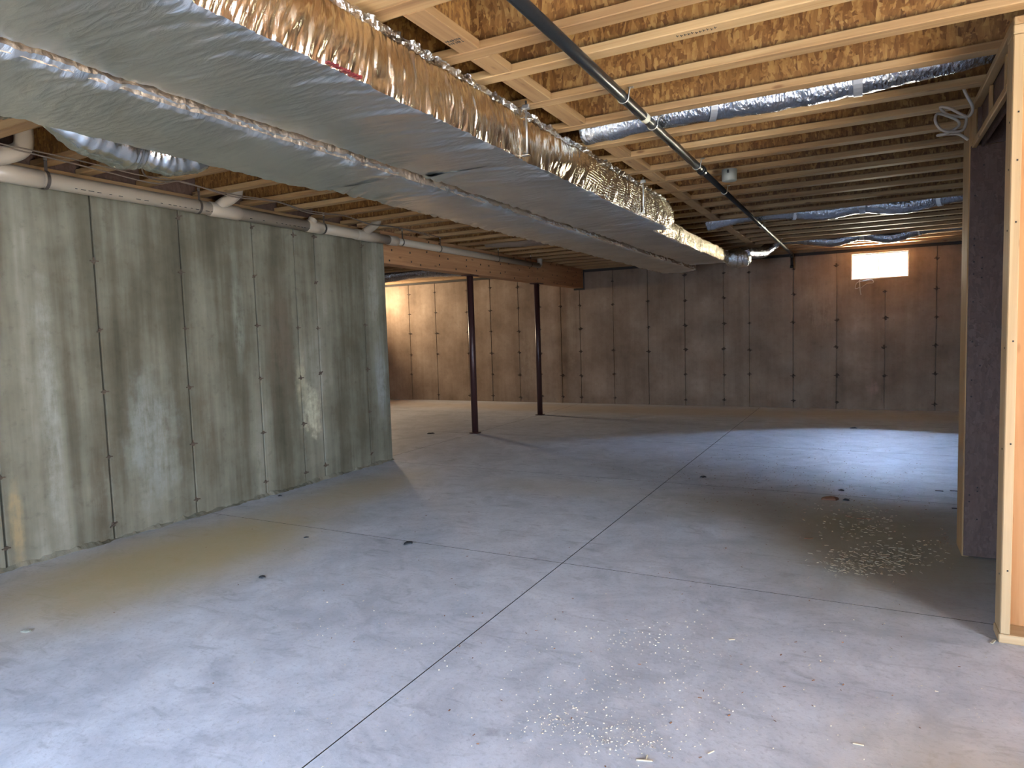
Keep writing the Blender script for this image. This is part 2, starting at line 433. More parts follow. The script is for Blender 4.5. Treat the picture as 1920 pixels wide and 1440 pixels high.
# rough lip of concrete along the foot of the left wall
yy = np.linspace(1.2, 6.38, 420); P = np.zeros((420, 5, 3))
wd = .035+.022*vnoise(yy*9, 0*yy)+.012*vnoise(yy*31, 3+0*yy); ht = .020+.012*vnoise(yy*11, 7+0*yy)+.008*vnoise(yy*40, 9+0*yy)
for j, (fx, fz) in enumerate(((0, 1.25), (.3, 1), (.62, .55), (.9, .2), (1, 0))):
    P[:, j, 0] = XL-.004+np.maximum(wd, .006)*fx; P[:, j, 1] = yy; P[:, j, 2] = np.maximum(ht, .004)*fz
struct(MB().grid(P[:, ::-1]).build('trim_1', M_LEFT), 'rough crumbly concrete lip along the foot of the left wall')
# sill plate on the left wall
struct(MB().box(XL-.2, XL-.04, YF, 6.375, 2.66, 2.70).build('trim_2', PINE[1]))

struct(MB().box(XL-.245, XL-.165, YF, 6.12, 2.7005, ZD).build('trim_6', M_OSB_DK))  # rim board over the left wall; its dark colour stands for shade

# back wall with its window opening
WX0, WX1, WZ0, WZ1 = -.235, .60, 2.19, 2.612
wb = MB()
for (x0, x1, z0, z1) in ((XRR, WX0, 0, 2.65), (WX1, XR, 0, 2.65), (WX0, WX1, 0, WZ0), (WX0, WX1, WZ1, 2.65)):
    wb.box(x0, x1, YB+.028, YB+.25, z0, z1)
wb = struct(wb.build('wall_back', M_BACK))
sx = [XRR, -10.1, -9.39, -8.66, -7.82, -7.23, -6.55, -6.05, -5.57, -5.15, -4.44, -3.74, -3.03, -2.32, -1.87, -1.14, -.45, .27, .99, 1.71, 2.43, 3.15, XR]
for a, b in zip(sx[:-1], sx[1:]):
    a2, b2 = a+.005, b-.005; off = random.uniform(-.004, .002)
    mb = MB()
    if b2 <= WX0 or a2 >= WX1: mb.box(a2, b2, YB+off, YB+.03, -.002, 2.65, .004)
    else:
        mb.box(a2, b2, YB+off, YB+.03, -.002, WZ0); mb.box(a2, b2, YB+off, YB+.03, WZ1, 2.65)
        if a2 < WX0: mb.box(a2, WX0, YB+off, YB+.03, WZ0, WZ1)
        if b2 > WX1: mb.box(WX1, b2, YB+off, YB+.03, WZ0, WZ1)
    mb.build('panel', M_BACK, wb)
for s in sx[1:-1]:
    for z in (.12, .585, 1.055, 1.52, 1.99, 2.45):
        if s > 1.5 or (WX0-.05 < s < WX1+.05 and z > 2.1) or random.random() < .1: continue
        o = inst('tie_mark', random.choice(TIES), wb, (s+random.uniform(-.01,.01), YB+.002, z+random.uniform(-.02,.02)), (random.choice((0, math.pi)), 0, -math.pi/2))
        o.scale = (1.0,)+(random.uniform(1.2,1.9),)*2
struct(MB().box(XRR, XR, YB+.02, YB+.18, 2.65, 2.70).build('trim_3', M_SILL_AND_GAP_SHADE))
struct(MB().box(-5.26, -5.035, 12.775, YB-.004, 2.30, 2.70).build('gap_shade_block', M_SILL_AND_GAP_SHADE), 'dark block standing for the shadow gap at the beam pocket in the rear wall')  # solid block coloured dark in place of the shadow gap at the beam end
struct(MB().box(XRR, XR, YB-.03, YB+.18, 2.7005, ZD).build('trim_4', PINE[0]), 'orange rim board on top of the rear concrete wall')
# window
wn = struct(empty('window_1', ((WX0+WX1)/2, YB+.1, WZ0)), 'small blown-out white slider window high in the rear wall')
def wbox(name, mat, *boxes, parent=wn):
    mb = MB()
    for (x0, x1, y0, y1, z0, z1) in boxes:
        mb.box(x0-wn.location.x, x1-wn.location.x, y0-wn.location.y, y1-wn.location.y, z0-wn.location.z, z1-wn.location.z, .003)
    return mb.build(name, mat, parent)
y0, y1 = YB+.06, YB+.13
wbox('window_frame', M_WHITE, (WX0, WX0+.02, y0, y1, WZ0, WZ1), (WX1-.02, WX1, y0, y1, WZ0, WZ1), (WX0+.02, WX1-.02, y0, y1, WZ0, WZ0+.02), (WX0+.02, WX1-.02, y0, y1, WZ1-.02, WZ1))
for (a, b, yo) in ((WX0+.022, .185, .015), (.165, WX1-.022, -.012)):
    yc = (y0+y1)/2+yo; fr = .014
    sash = wbox('sash', M_WHITE, (a, a+fr, yc-.011, yc+.011, WZ0+.022, WZ1-.022), (b-fr, b, yc-.011, yc+.011, WZ0+.022, WZ1-.022),
                (a+fr, b-fr, yc-.011, yc+.011, WZ0+.022, WZ0+.022+fr), (a+fr, b-fr, yc-.011, yc+.011, WZ1-.022-fr, WZ1-.022))
    wbox('pane', M_GLASS, (a+fr, b-fr, yc-.002, yc+.002, WZ0+.022+fr, WZ1-.022-fr), parent=sash)
wbox('window_sill', PINE_PALE[0], (WX0+.42, WX1+.01, YB-.012, YB+.06, WZ0-.012, WZ0+.008))

# far left wall of rear bay with its high window, front and right walls behind the camera
mb = MB()
SY0, SY1, SZ0, SZ1 = 11.5, 12.4, 2.2, 2.62
for (y_0, y_1, z0, z1) in ((6.0, SY0, 0, 2.7), (SY1, YB+.25, 0, 2.7), (SY0, SY1, 0, SZ0), (SY0, SY1, SZ1, 2.7)):
    mb.box(XRR-.2, XRR, y_0, y_1, z0, z1)
mb.box(XRR-.2, XL-.25, 6.13, 6.375, 0, 2.7)
struct(mb.build('wall_side', M_BACK))
mb = MB()
FX0, FX1, FZ0, FZ1 = -3.1, -1.3, .3, 1.7
for (x0, x1, z0, z1) in ((XL-.25, FX0, 0, ZD), (FX1, XR+.2, 0, ZD), (FX0, FX1, 0, FZ0), (FX0, FX1, FZ1, ZD)):
    mb.box(x0, x1, YF-.06, YF, z0, z1)
struct(mb.build('wall_front', M_OSB))
mb = MB()
DY0, DY1, DZ0, DZ1 = -1.4, .7, .05, 2.15
for (y_0, y_1, z0, z1) in ((YF, DY0, 0, ZD), (DY1, YB, 0, ZD), (DY0, DY1, 0, DZ0), (DY0, DY1, DZ1, ZD)):
    mb.box(XR, XR+.06, y_0, y_1, z0, z1)
struct(mb.build('wall_outer', M_OSB))
ceil_ = struct(MB().box(XRR-.2, XR+.2, YF-.1, YB+.25, ZD, ZD+.02).build('ceiling', M_OSB))

# framed stub walls and header on the right
wr = struct(empty('wall_right', (.54, 3.6, 0)), 'bare stud framing with end stud, plates, header and sheathing at the right')
def rbox(name, mat, x0, x1, y_0, y_1, z0, z1, bev=.004):
    l = wr.location
    return MB().box(x0-l.x, x1-l.x, y_0-l.y, y_1-l.y, z0-l.z, z1-l.z, bev).build(name, mat, wr)
rbox('bottom_plate', PINE_PALE[0], .535, XR, 3.597, 3.737, 0, .040)
rbox('stud', PINE_PALE[2], .54, .578, 3.6, 3.735, .041, 2.645)
for xs in (.98, 1.4, 1.82): rbox('stud', PINE_PALE[2], xs, xs+.038, 3.6, 3.735, .041, 2.645)
rbox('top_plate', PINE_PALE[0], .538, XR, 3.598, 3.736, 2.646, 2.684)
rbox('top_plate', PINE[1], .54, .582, 3.6, 5.13, 2.685, 2.719)
rbox('sheathing', M_PLY, .546, XR, 3.738, 3.750, .002, 2.644, .001)
rbox('header_plate', PINE[1], .54, .564, 3.752, 4.846, 2.455, 2.492)
for yc in (3.96, 4.42): rbox('cripple_stud', PINE[2], .565, .584, yc, yc+.036, 2.493, 2.683)
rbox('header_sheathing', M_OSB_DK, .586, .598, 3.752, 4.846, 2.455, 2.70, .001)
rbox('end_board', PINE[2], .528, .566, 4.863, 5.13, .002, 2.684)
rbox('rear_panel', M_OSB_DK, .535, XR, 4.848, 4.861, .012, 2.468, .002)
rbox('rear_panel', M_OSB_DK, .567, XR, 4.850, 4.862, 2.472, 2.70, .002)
nb = MB()
for _ in range(34):
    x = random.choice((.56, .60, .72, .78)); z = random.uniform(.1, 2.4)
    nb.box(x-.004-.54, x+.004-.54, 4.845-3.6, 4.849-3.6, z-.004, z+.004)
nb.build('nail_head', M_NAIL, wr, kind='stuff')
nb = MB()
for z in (2.32, 2.12, 1.86, 1.35, .9, .33):
    nb.box(.560-.54, .566-.54, -.0025, .001, z, z+.007); nb.box(-.002, .001, .04, .047, z-.03, z-.023)
nb.build('nail_head', M_NAIL, wr, kind='stuff')

# ------------------------------------------------------------------ I-joists
FW, FT = .086, .040
def joist_meshes(x0, x1):
    out = []
    for nm, mat, b in (('bottom_flange', PINE[0], (x0, x1, -FW/2, FW/2, 0, FT)), ('top_flange', PINE[0], (x0, x1, -FW/2, FW/2, ZD-ZJ-FT-.002, ZD-ZJ-.002)), ('web', M_OSB, (x0, x1, -.006, .006, FT-.002, ZD-ZJ-FT))):
        o = MB().box(*b, .004 if nm != 'web' else 0); me = bpy.data.meshes.new(nm)
        me.from_pydata(o.v, [], o.f); me.materials.append(mat); out.append((nm, me))
    return out
ORD = ['first','second','third','fourth','fifth','sixth','seventh','eighth','ninth','tenth','eleventh','twelfth','thirteenth','fourteenth','fifteenth','sixteenth','seventeenth','eighteenth','nineteenth','twentieth','twenty-first','twenty-second','twenty-third','twenty-fourth','twenty-fifth']
JY = [2.137, 2.224, 2.74, 3.045, 3.51, 4.02, 4.52, 4.93, 5.425, 5.87, 6.36, 6.84, 7.33, 7.82, 8.30, 8.77, 9.22, 9.70, 10.18, 10.65, 11.12, 11.58, 12.07, 12.50]
JM = joist_meshes(XL-.155, XR-.01)
special = {0: 'near ply of the doubled wooden I-joist cut off by the top edge of the photo',
           1: 'far ply of the doubled wooden I-joist next to the top edge of the photo',
           2: 'brightly lit I-joist with OSB web, just behind the near doubled joist',
           3: 'sunlit I-joist one step before the joist the near stud wall top meets',
           4: 'sunlit yellow I-joist that ends at the top of the near stud wall',
           5: 'I-joist in front of the nearest silver flexible duct, half in stud shadow',
           6: 'I-joist directly behind the nearest silver flexible duct',
           8: 'I-joist just in front of the round grey electrical box',
           9: 'I-joist carrying the round grey electrical box on its near side',
           14: 'I-joist directly in front of the middle silver flexible duct',
           15: 'I-joist directly behind the middle silver flexible duct',
           23: 'last wooden I-joist, right in front of the rear rim board'}
STAMP = {3: -.74, 10: -4.35}
for i, y in enumerate(JY):
    r = empty('i_joist', (0, y, ZJ))
    tag(r, special.get(i, 'exposed wooden I-joist with OSB web, %s counted forward from the rear wall' % ORD[len(JY)-1-i]), 'joist', 'I-joists of the main bay')
    for nm, me in JM: inst(nm, me, r)
    if i in STAMP:
        mb = MB()
        for q in range(11):
            x2 = STAMP[i]+q*.016; y2 = random.uniform(-.012, .004)
            mb.box(x2, x2+.010, y2, y2+.004, -.0008, .0003); mb.box(x2, x2+.003, y2-.008, y2+.012, -.0008, .0003)
        mb.build('ink_stamp', M_INK, r)
# two more behind the camera side so the near end is closed
JM2 = joist_meshes(XRR+.02, XL-.18)
k = 0
for i, y in enumerate(JY):
    if y < 7.3: continue
    r = empty('i_joist', (0, y-.045, ZJ))
    tag(r, 'wooden I-joist beyond the beam over the left rear bay, %s from the rear wall' % ORD[len(JY)-1-i], 'joist', 'I-joists of the left rear bay')
    for nm, me in JM2: inst(nm, me, r)
# blocking panels between joists, in line along the duct
def block_meshes(L):
    out = []
    for nm, mat, b in (('bottom_flange', PINE[1], (-.052, .052, 0, L, 0, FT)), ('top_flange', PINE[1], (-.052, .052, 0, L, ZD-ZJ-FT-.002, ZD-ZJ-.002)), ('web', M_OSB, (-.006, .006, 0, L, FT-.002, ZD-ZJ-FT))):
        o = MB().box(*b, .003 if nm != 'web' else 0); me = bpy.data.meshes.new(nm)
        me.from_pydata(o.v, [], o.f); me.materials.append(mat); out.append((nm, me))
    return out
bl = {0: 'pine blocking with ink stamp between the doubled joist and the next joist', }
for i in range(1, len(JY)-1):
    if i in (5, 14, 20): continue      # bays that carry a flexible duct
    a, b = JY[i]+FW/2+.002, JY[i+1]-FW/2-.002
    r = empty('blocking', (-1.585, a, ZJ+.001))
    lab = 'stamped pine blocking nearest the camera, beside the foil duct' if i == 1 else 'pine I-joist blocking piece beside the duct, %s from the rear wall' % ORD[len(JY)-2-i]
    tag(r, lab, 'blocking', 'blocking pieces in line beside the duct')
    for nm, me in block_meshes(b-a): inst(nm, me, r)
    if i == 1:
        mb = MB()
        for row in range(2):
            for q in range(7):
                x = -.042+q*.0115; yv = (b-a)*.66+row*.026
                for bb in range(random.choice((2,3))):
                    x2 = x+random.uniform(0,.005); y2 = yv+random.uniform(0,.014)
                    if random.random() < .5: mb.box(x2, x2+.0075, y2, y2+.0035, -.0008, .0002)
                    else: mb.box(x2, x2+.0028, yv, yv+.018, -.0008, .0002)
        mb.build('ink_stamp', M_INK, r)

# ------------------------------------------------------------------ beam and posts
bm_ = empty('beam', (-5.15, 6.39, 2.335))
tag(bm_, 'long orange-brown laminated wood beam carried by two steel posts', 'beam')
for k in range(3):
    MB().box(-.10+k*.067, -.034+k*.067, 0, 12.77-6.39, 0, .375, .003).build('ply', M_BEAM, bm_)
nb = MB()
for k in range(19):
    yv = .25+k*.325
    for zz in (.055, .19, .315):
        y2 = yv+random.uniform(-.14,.14); z2 = zz+random.uniform(-.045,.045)
        nb.box(.100, .104, y2-.009, y2+.009, z2-.011, z2+.011)
nb.build('nail_head', M_NAIL, bm_, kind='stuff')
for (y, lab) in ((8.54, 'near dark red steel post under the beam'), (10.8, 'far dark red steel post under the beam, closer to the rear wall')):
    p = empty('support_post', (-5.15, y, 0)); tag(p, lab, 'post', 'steel posts under the beam')
    MB().tube([(0,0,.012), (0,0,2.318)], .048, 20).build('shaft', M_POST, p, True)
    MB().box(-.065, .065, -.065, .065, .0005, .012, .002).build('base_plate', M_POST, p)
    MB().box(-.085, .085, -.11, .11, 2.318, 2.333, .002).build('cap_plate', M_POST, p)

# ------------------------------------------------------------------ main insulated ducts
def smooth01(t): t = np.clip(t, 0, 1); return t*t*(3-2*t)
def pinch(y, js, w):
    o = np.ones_like(y)
    for j in js: o *= smooth01(np.abs(y-j)/w)
    return o
def side_wrap(X, z0, z1, ya, yb, joints, seed, nz=28, dy=.0042, amp=1.0):
    n = int((yb-ya)/dy); y = np.linspace(ya, yb, n); t = np.linspace(0, 1, nz)
    Y, T = np.meshgrid(y, t, indexing='ij')
    pn = pinch(Y, joints, .30)
    prof = np.sin(np.pi*np.clip(T*.92+.04, 0, 1))**.8
    bulge = (.008+.022*pn*(1+.4*vnoise(Y*1.7, T*1.3+seed)))*prof
    # pleats: vertical lines leaning and fanning out from the joints
    lean = .06*np.sin(Y*1.9+seed)*T**1.5+.05*vnoise(Y*1.1+seed, T*.8)
    u = (Y+lean)*1.0
    pl = np.abs(vnoise(u*22, T*1.6+seed))-.35
    pl2 = np.abs(vnoise(u*48+7, T*2.4+seed*3))-.35
    env = .75+.35*(1-T)**1.5+.2*T**4
    d = amp*(.0135*pl+.0075*pl2)*env
    Xs = X+bulge+d
    Z = z0+(z1-z0)*T+.006*vnoise(Y*4, T*2+seed)
    edge = smooth01((T-.86)/.14)
    Xs = Xs-.05*edge**2
    return np.stack([Xs, Y, Z], -1)
def bottom_wrap(xa, xb, z, ya, yb, joints, seed, nx=54, dy=.008, sag=.03, amp=1.0, drape=1.0):
    n = int((yb-ya)/dy); y = np.linspace(ya, yb, n); s = np.linspace(0, 1, nx)
    Y, S = np.meshgrid(y, s, indexing='ij')
    pn = pinch(Y, joints, .35)
    prof = np.sin(np.pi*S)**.7
    Z = z-sag*prof*(.35+.65*pn)*(1+.35*vnoise(Y*1.2+seed, S*1.2))
    cur = .16*np.sin(np.pi*S)*drape+.09*vnoise(Y*.8, S*2+seed)
    u = Y+cur
    wr_ = np.abs(vnoise(u*9+seed, S*1.7))-.3
    wr2 = np.abs(vnoise(u*21+seed*2, S*3.1))-.3
    e = (.45+.8*np.abs(2*S-1)**2.2)*(.25+.75*smooth01(S/.12))
    wr3 = np.abs(vnoise(u*38+seed*5, S*2.2))-.3
    Z -= amp*(.009*wr_+.0055*wr2+.0020*wr3)*e
    # puckers along the right edge
    pk = np.abs(vnoise(Y*46, 3+seed+0*Y))-.3
    Z -= .004*pk*smooth01((S-.86)/.14)
    # roll up at both edges
    er = smooth01((S-.94)/.06); el = smooth01((.06-S)/.06)
    Z += .022*er**2+.045*el**2
    X = xa+(xb-xa)*S
    X += .012*vnoise(Y*3+seed, S*0)*(el+er)
    return np.stack([X, Y, Z], -1)
def edge_strip(X, z, ya, yb, seed, wdt=.045, n=None, normal='up'):
    n = int((yb-ya)/.008); y = np.linspace(ya, yb, n); t = np.linspace(0, 1, 6)
    Y, T = np.meshgrid(y, t, indexing='ij')
    Xs = X+.012*vnoise(Y*30, T*5+seed)+.006*vnoise(Y*80, T*9)+.008*vnoise(Y*5, seed+0*T)
    Z = z+wdt*(T-.5)+.012*vnoise(Y*26+9, T*4+seed)+.008*vnoise(Y*6, seed+2+0*T)
    return np.stack([Xs, Y, Z], -1)

ds = empty('foil_duct', (0, 0, 0))
tag(ds, 'right foil-wrapped trunk duct with pleated golden side facing the wooden blocking', 'duct')
SJ = [2.55, 3.47, 4.75]
mb = MB(); mb.grid(side_wrap(-1.70, 2.415, 2.675, .2, 6.62, SJ, 2.3)[:, ::1]); mb.build('side_wrap', M_FOIL_SIDE, ds, True)
mb = MB(); mb.grid(side_wrap(-1.865, 2.42, 2.615, 6.60, 10.58, [8.6], 5.1, amp=.8)); mb.build('side_wrap', M_FOIL_SIDE, ds, True)
mb = MB(); mb.grid(bottom_wrap(-2.44, -1.70, 2.437, .2, 3.47, [2.62, 3.47], 1.7, amp=1.5, drape=.6)); mb.build('bottom_wrap', M_FOIL_BOT, ds, True)
mb = MB(); mb.grid(bottom_wrap(-2.44, -1.70, 2.437, 3.46, 6.63, [3.46, 6.63], 4.9, sag=.022, amp=2.9)); mb.build('bottom_wrap', M_FOIL_BOT, ds, True)
mb = MB(); mb.grid(bottom_wrap(-2.44, -1.868, 2.437, 6.6, 10.6, [6.6, 10.6], 8.2, sag=.018, amp=2.4)); mb.build('bottom_wrap', M_FOIL_BOT, ds, True)
MB().grid(edge_strip(-1.705, 2.672, .2, 6.62, 1.2)).build('tape_edge', M_FOIL_EDGE, ds, True)
mb = MB()
for q in range(9):
    yq = 1.87+q*.021
    mb.box(-1.70, -1.674, yq, yq+.012, 2.419+.002*(q % 2), 2.426+.002*(q % 3))
mb.build('red_print', plain('red_ink', (.13,.01,.012), .6), ds)
MB().box(-2.42, -1.735, .2, 6.6, 2.46, 2.655).build('trunk', M_STEEL, ds)
MB().box(-2.42, -1.895, 6.6, 10.57, 2.46, 2.60).build('trunk', M_STEEL, ds)
mb = MB(); n = 14
e = np.zeros((n, 10, 3))
for i, tx in enumerate(np.linspace(0, 1, n)):
    for j, tz in enumerate(np.linspace(0, 1, 10)):
        e[i, j] = (-2.43+tx*.58, 10.585+.03*math.sin(math.pi*tx)*math.sin(math.pi*tz)+random.uniform(-.004,.004), 2.43+tz*.18)
mb.grid(e[:, ::-1]); mb.build('end_wrap', M_FOIL_EDGE, ds, True)

dr = empty('foil_duct', (0, 0, 0))
tag(dr, 'left foil-wrapped return duct with smooth satin underside, lower of the pair', 'duct')
mb = MB(); mb.grid(bottom_wrap(-3.13, -2.455, 2.405, .2, 3.30, [3.3], 3.2, sag=.035, amp=1.3, drape=.7)); mb.build('bottom_wrap', M_FOIL_BOT, dr, True)
mb = MB(); mb.grid(bottom_wrap(-3.05, -2.455, 2.405, 3.29, 11.2, [3.29, 7.0], 6.4, sag=.024, amp=2.3)); mb.build('bottom_wrap', M_FOIL_BOT, dr, True)
def riser(X, z0, z1, ya, yb, seed, nz=6):
    n = int((yb-ya)/.009); y = np.linspace(ya, yb, n); t = np.linspace(0, 1, nz); Y, T = np.meshgrid(y, t, indexing='ij')
    return np.stack([X+.005*np.abs(vnoise(Y*34, T*1.5+seed))+.004*vnoise(Y*80, T*3), Y, z0+(z1-z0)*T+.004*vnoise(Y*9, T)], -1)
mb = MB(); mb.grid(riser(-2.462, 2.405, 2.47, .2, 11.2, 3.3)); mb.build('seam_flap', M_SEAM, dr, True)
MB().box(-3.03, -2.48, .2, 11.15, 2.455, 2.655).build('trunk', M_STEEL, dr)
mb = MB()
n = 500; y = np.linspace(.2, 11.2, n); t = np.linspace(0, 1, 8); Y, T = np.meshgrid(y, t, indexing='ij')
xb_ = np.where(Y < 3.3, -3.125, -3.045)
mb.grid(np.stack([xb_-.03*np.sin(np.pi*T)+.006*vnoise(Y*20, T*3), Y, 2.44+.22*T], -1)[:, ::-1]); mb.build('side_wrap', M_FOIL_BOT, dr, True)
e = np.zeros((12, 8, 3))
for i, tx in enumerate(np.linspace(0, 1, 12)):
    for j, tz in enumerate(np.linspace(0, 1, 8)):
        e[i, j] = (-3.04+tx*.58, 11.19+.03*math.sin(math.pi*tx)*math.sin(math.pi*tz)+random.uniform(-.004,.004), 2.40+tz*.25)
mb = MB(); mb.grid(e[:, ::-1]); mb.build('end_wrap', M_FOIL_BOT, dr, True)

# hanger rods
for (x, y, z0, z1, lab) in ((-1.655, 3.40, 2.43, 2.718, 'near steel hanger rod against the golden duct side'), (-1.655, 5.585, 2.43, 2.718, 'far steel hanger rod against the foil duct side')):
    h = empty('hanger_rod', (x, y, z0)); tag(h, lab, 'hanger', 'hanger rods on the duct side')
    MB().tube([(0,0,0), (0,0,z1-z0)], .0055, 8).build('rod', M_STEEL, h, True)
    MB().box(-.03, .012, -.012, .012, -.004, 0).build('foot', M_STEEL, h)
    MB().box(-.02, .02, -.012, .012, z1-z0-.045, z1-z0-.02, .003).build('clip', M_STEEL, h)

# foil-wrapped branch hanging under the left of the ducts
def bag(pts, rs, seed, seg=28, amp=.010, squash=1.0):
    pts = catmull(pts, 14); m = len(pts)
    rr = np.interp(np.linspace(0, 1, m), np.linspace(0, 1, len(rs)), rs)
    mb = MB(); mb.tube(pts, .1, seg, True, rr)
    V = np.array(mb.v[:m*seg]).reshape(m, seg, 3); C = np.array([tuple(p) for p in pts])[:, None, :]
    A, B = np.meshgrid(np.arange(m)/m, np.arange(seg)/seg, indexing='ij')
    L = sum((pts[i+1]-pts[i]).length for i in range(m-1))
    d = np.abs(vnoise(A*L*26+seed, np.sin(B*2*np.pi)*1.5+4))-.3+.6*(np.abs(vnoise(A*L*60, np.cos(B*2*np.pi)*3+seed))-.3)
    D = V-C; ln = np.linalg.norm(D, axis=2, keepdims=True)+1e-6
    V2 = C+D*(1+(amp*d/ln[..., 0])[..., None])
    V2[..., 2] = C[..., 2]+(V2[..., 2]-C[..., 2])*squash
    mb.v[:m*seg] = [tuple(q) for q in V2.reshape(-1, 3)]
    return mb
b1 = bag([(-3.34, 1.80, 2.52), (-3.35, 1.98, 2.50), (-3.37, 2.20, 2.485), (-3.36, 2.30, 2.48)], [.03, .11, .135, .10], 2.0).build('foil_branch', M_FOIL_BAG, dr, True)
b1['label'] = 'sagging crumpled foil-wrapped branch duct below the left duct edge, nearer lobe'
b2 = bag([(-3.35, 2.285, 2.475), (-3.34, 2.40, 2.475), (-3.29, 2.55, 2.50), (-3.22, 2.66, 2.53)], [.085, .118, .11, .03], 9.0, amp=.014).build('foil_branch', M_FOIL_BAG, dr, True)
b2['label'] = 'pleated second lobe of the foil-wrapped branch duct below the left duct'
b3 = bag([(-3.30, 1.30, 2.52), (-3.35, 1.45, 2.50), (-3.42, 1.62, 2.53), (-3.50, 1.78, 2.58)], [.08, .10, .08, .04], 5.0, amp=.012).build('foil_branch', M_FOIL_BAG, dr, True)
b3['label'] = 'crumpled foil branch duct at the left photo edge above the white pipe elbow'

# flexible ducts in the joist bays
def flex(name, label, pts, r, seed, amp=.012, grp='silver flexible ducts across the joists', mat=None):
    o = bag(pts, [r]*len(pts), seed, 22, amp).build(name, mat or M_FLEX, None, True)
    return tag(o, label, 'duct', grp)
flex('flexible_duct', 'nearest crinkled silver flexible duct in the joist bay, from the trunk to the header',
     [(-1.66, 4.28, 2.78), (-1.2, 4.27, 2.80), (-.85, 4.26, 2.80), (-.5, 4.27, 2.79), (-.05, 4.26, 2.80), (.4, 4.27, 2.83), (.9, 4.27, 2.88), (1.6, 4.27, 2.88)], .098, 1.0)
flex('flexible_duct', 'middle silver flexible duct sagging between straps in the ceiling',
     [(-1.74, 8.535, 2.73), (-1.45, 8.535, 2.78), (-1.14, 8.535, 2.80), (-.75, 8.535, 2.775), (-.4, 8.535, 2.735), (-.05, 8.535, 2.765), (.35, 8.535, 2.715), (.75, 8.535, 2.78), (1.4, 8.535, 2.80)], .098, 3.0, .010)
flex('flexible_duct', 'farthest silver flexible duct looping below the joists above the rear window',
     [(-1.62, 10.62, 2.555), (-1.52, 10.9, 2.57), (-1.42, 11.15, 2.60), (-1.32, 11.33, 2.71), (-1.14, 11.35, 2.795), (-.83, 11.35, 2.77), (-.45, 11.35, 2.70), (-.07, 11.35, 2.765), (.3, 11.35, 2.69), (.7, 11.35, 2.78), (1.2, 11.35, 2.80)], .085, 7.0, .010)
flex('flexible_duct', 'silver flexible duct under the left rear bay joists beyond the beam',
     [(-10.2, 10.9, 2.70), (-8.8, 10.86, 2.66), (-7.6, 10.85, 2.70), (-6.4, 10.86, 2.66), (-5.5, 10.86, 2.70)], .11, 11.0)
flex('flexible_duct', 'short dull flexible duct crossing under the joists left of the trunk duct',
     [(-4.85, 8.55, 2.80), (-4.4, 8.55, 2.76), (-3.8, 8.55, 2.74), (-3.15, 8.55, 2.68)], .085, 13.0, mat=M_DULL)
bt = bag([(-1.90, 10.64, 2.50), (-1.80, 10.68, 2.50), (-1.70, 10.72, 2.50), (-1.60, 10.74, 2.505), (-1.545, 10.75, 2.51)], [.09, .14, .155, .15, .07], 15.0, 26, .016).build('duct_boot', M_FOIL_EDGE, ds, True)
bt['label'] = 'round crumpled foil boot at the far end of the trunk duct'
# straps holding the flexible ducts
def strap(name, x, y, z, r, lab, mat, wdt=.045, tilt=0.0, top=ZJ+.10):
    o = empty(name, (x, y, z)); tag(o, lab, 'strap', 'straps around flexible ducts'); o.rotation_euler = (0, 0, tilt)
    a = [Vector((0, (r+.004)*math.cos(q), (r+.004)*math.sin(q))) for q in np.linspace(math.pi, 2*math.pi, 15)]
    pts = [Vector((0, -r-.004, top-z))]+a+[Vector((0, r+.004, top-z))]
    P = np.array([[(sx_, p.y, p.z) for p in pts] for sx_ in (-wdt/2, wdt/2)])
    P2 = P.copy(); P2[:, :, 1] *= 1.03; P2[:, :, 2] -= .002
    mb = MB(); mb.grid(P); mb.grid(P2[:, ::-1]); mb.build('band', mat, o)
    mb = MB(); mb.box(-wdt/2, wdt/2, -r-.010, -r-.003, top-z-.01, top-z+.02, .001); mb.box(-wdt/2, wdt/2, r+.003, r+.010, top-z-.01, top-z+.02, .001); mb.build('tab', mat, o)
strap('duct_strap', -.83, 4.26, 2.80, .101, 'slanted grey strap on the nearest flexible duct, beside the gas pipe', M_STRAP, .04, .35)
strap('duct_strap', -.05, 4.26, 2.80, .101, 'upright grey strap on the nearest flexible duct, mid-span', M_STRAP, .045)
strap('duct_strap', -.75, 8.535, 2.775, .100, 'pale strap on the middle flexible duct, nearest the gas pipe', M_WHITE, .035, .25)
strap('duct_strap', -.05, 8.535, 2.765, .100, 'bright strap pinching the middle flexible duct at mid-span', M_STEEL, .06)
strap('duct_strap', .68, 8.535, 2.768, .100, 'slanted pale strap on the middle flexible duct near the stud wall', M_WHITE, .04, -.3)
strap('duct_strap', -.83, 11.35, 2.77, .088, 'strap on the farthest flexible duct, nearest the gas pipe elbow', M_STEEL, .04)
strap('duct_strap', -.07, 11.35, 2.765, .088, 'gleaming strap on the farthest flexible duct above the window', M_STEEL, .06)
strap('duct_strap', .66, 11.35, 2.775, .088, 'slanted pale strap on the farthest flexible duct near the stud wall', M_WHITE, .04, -.35)

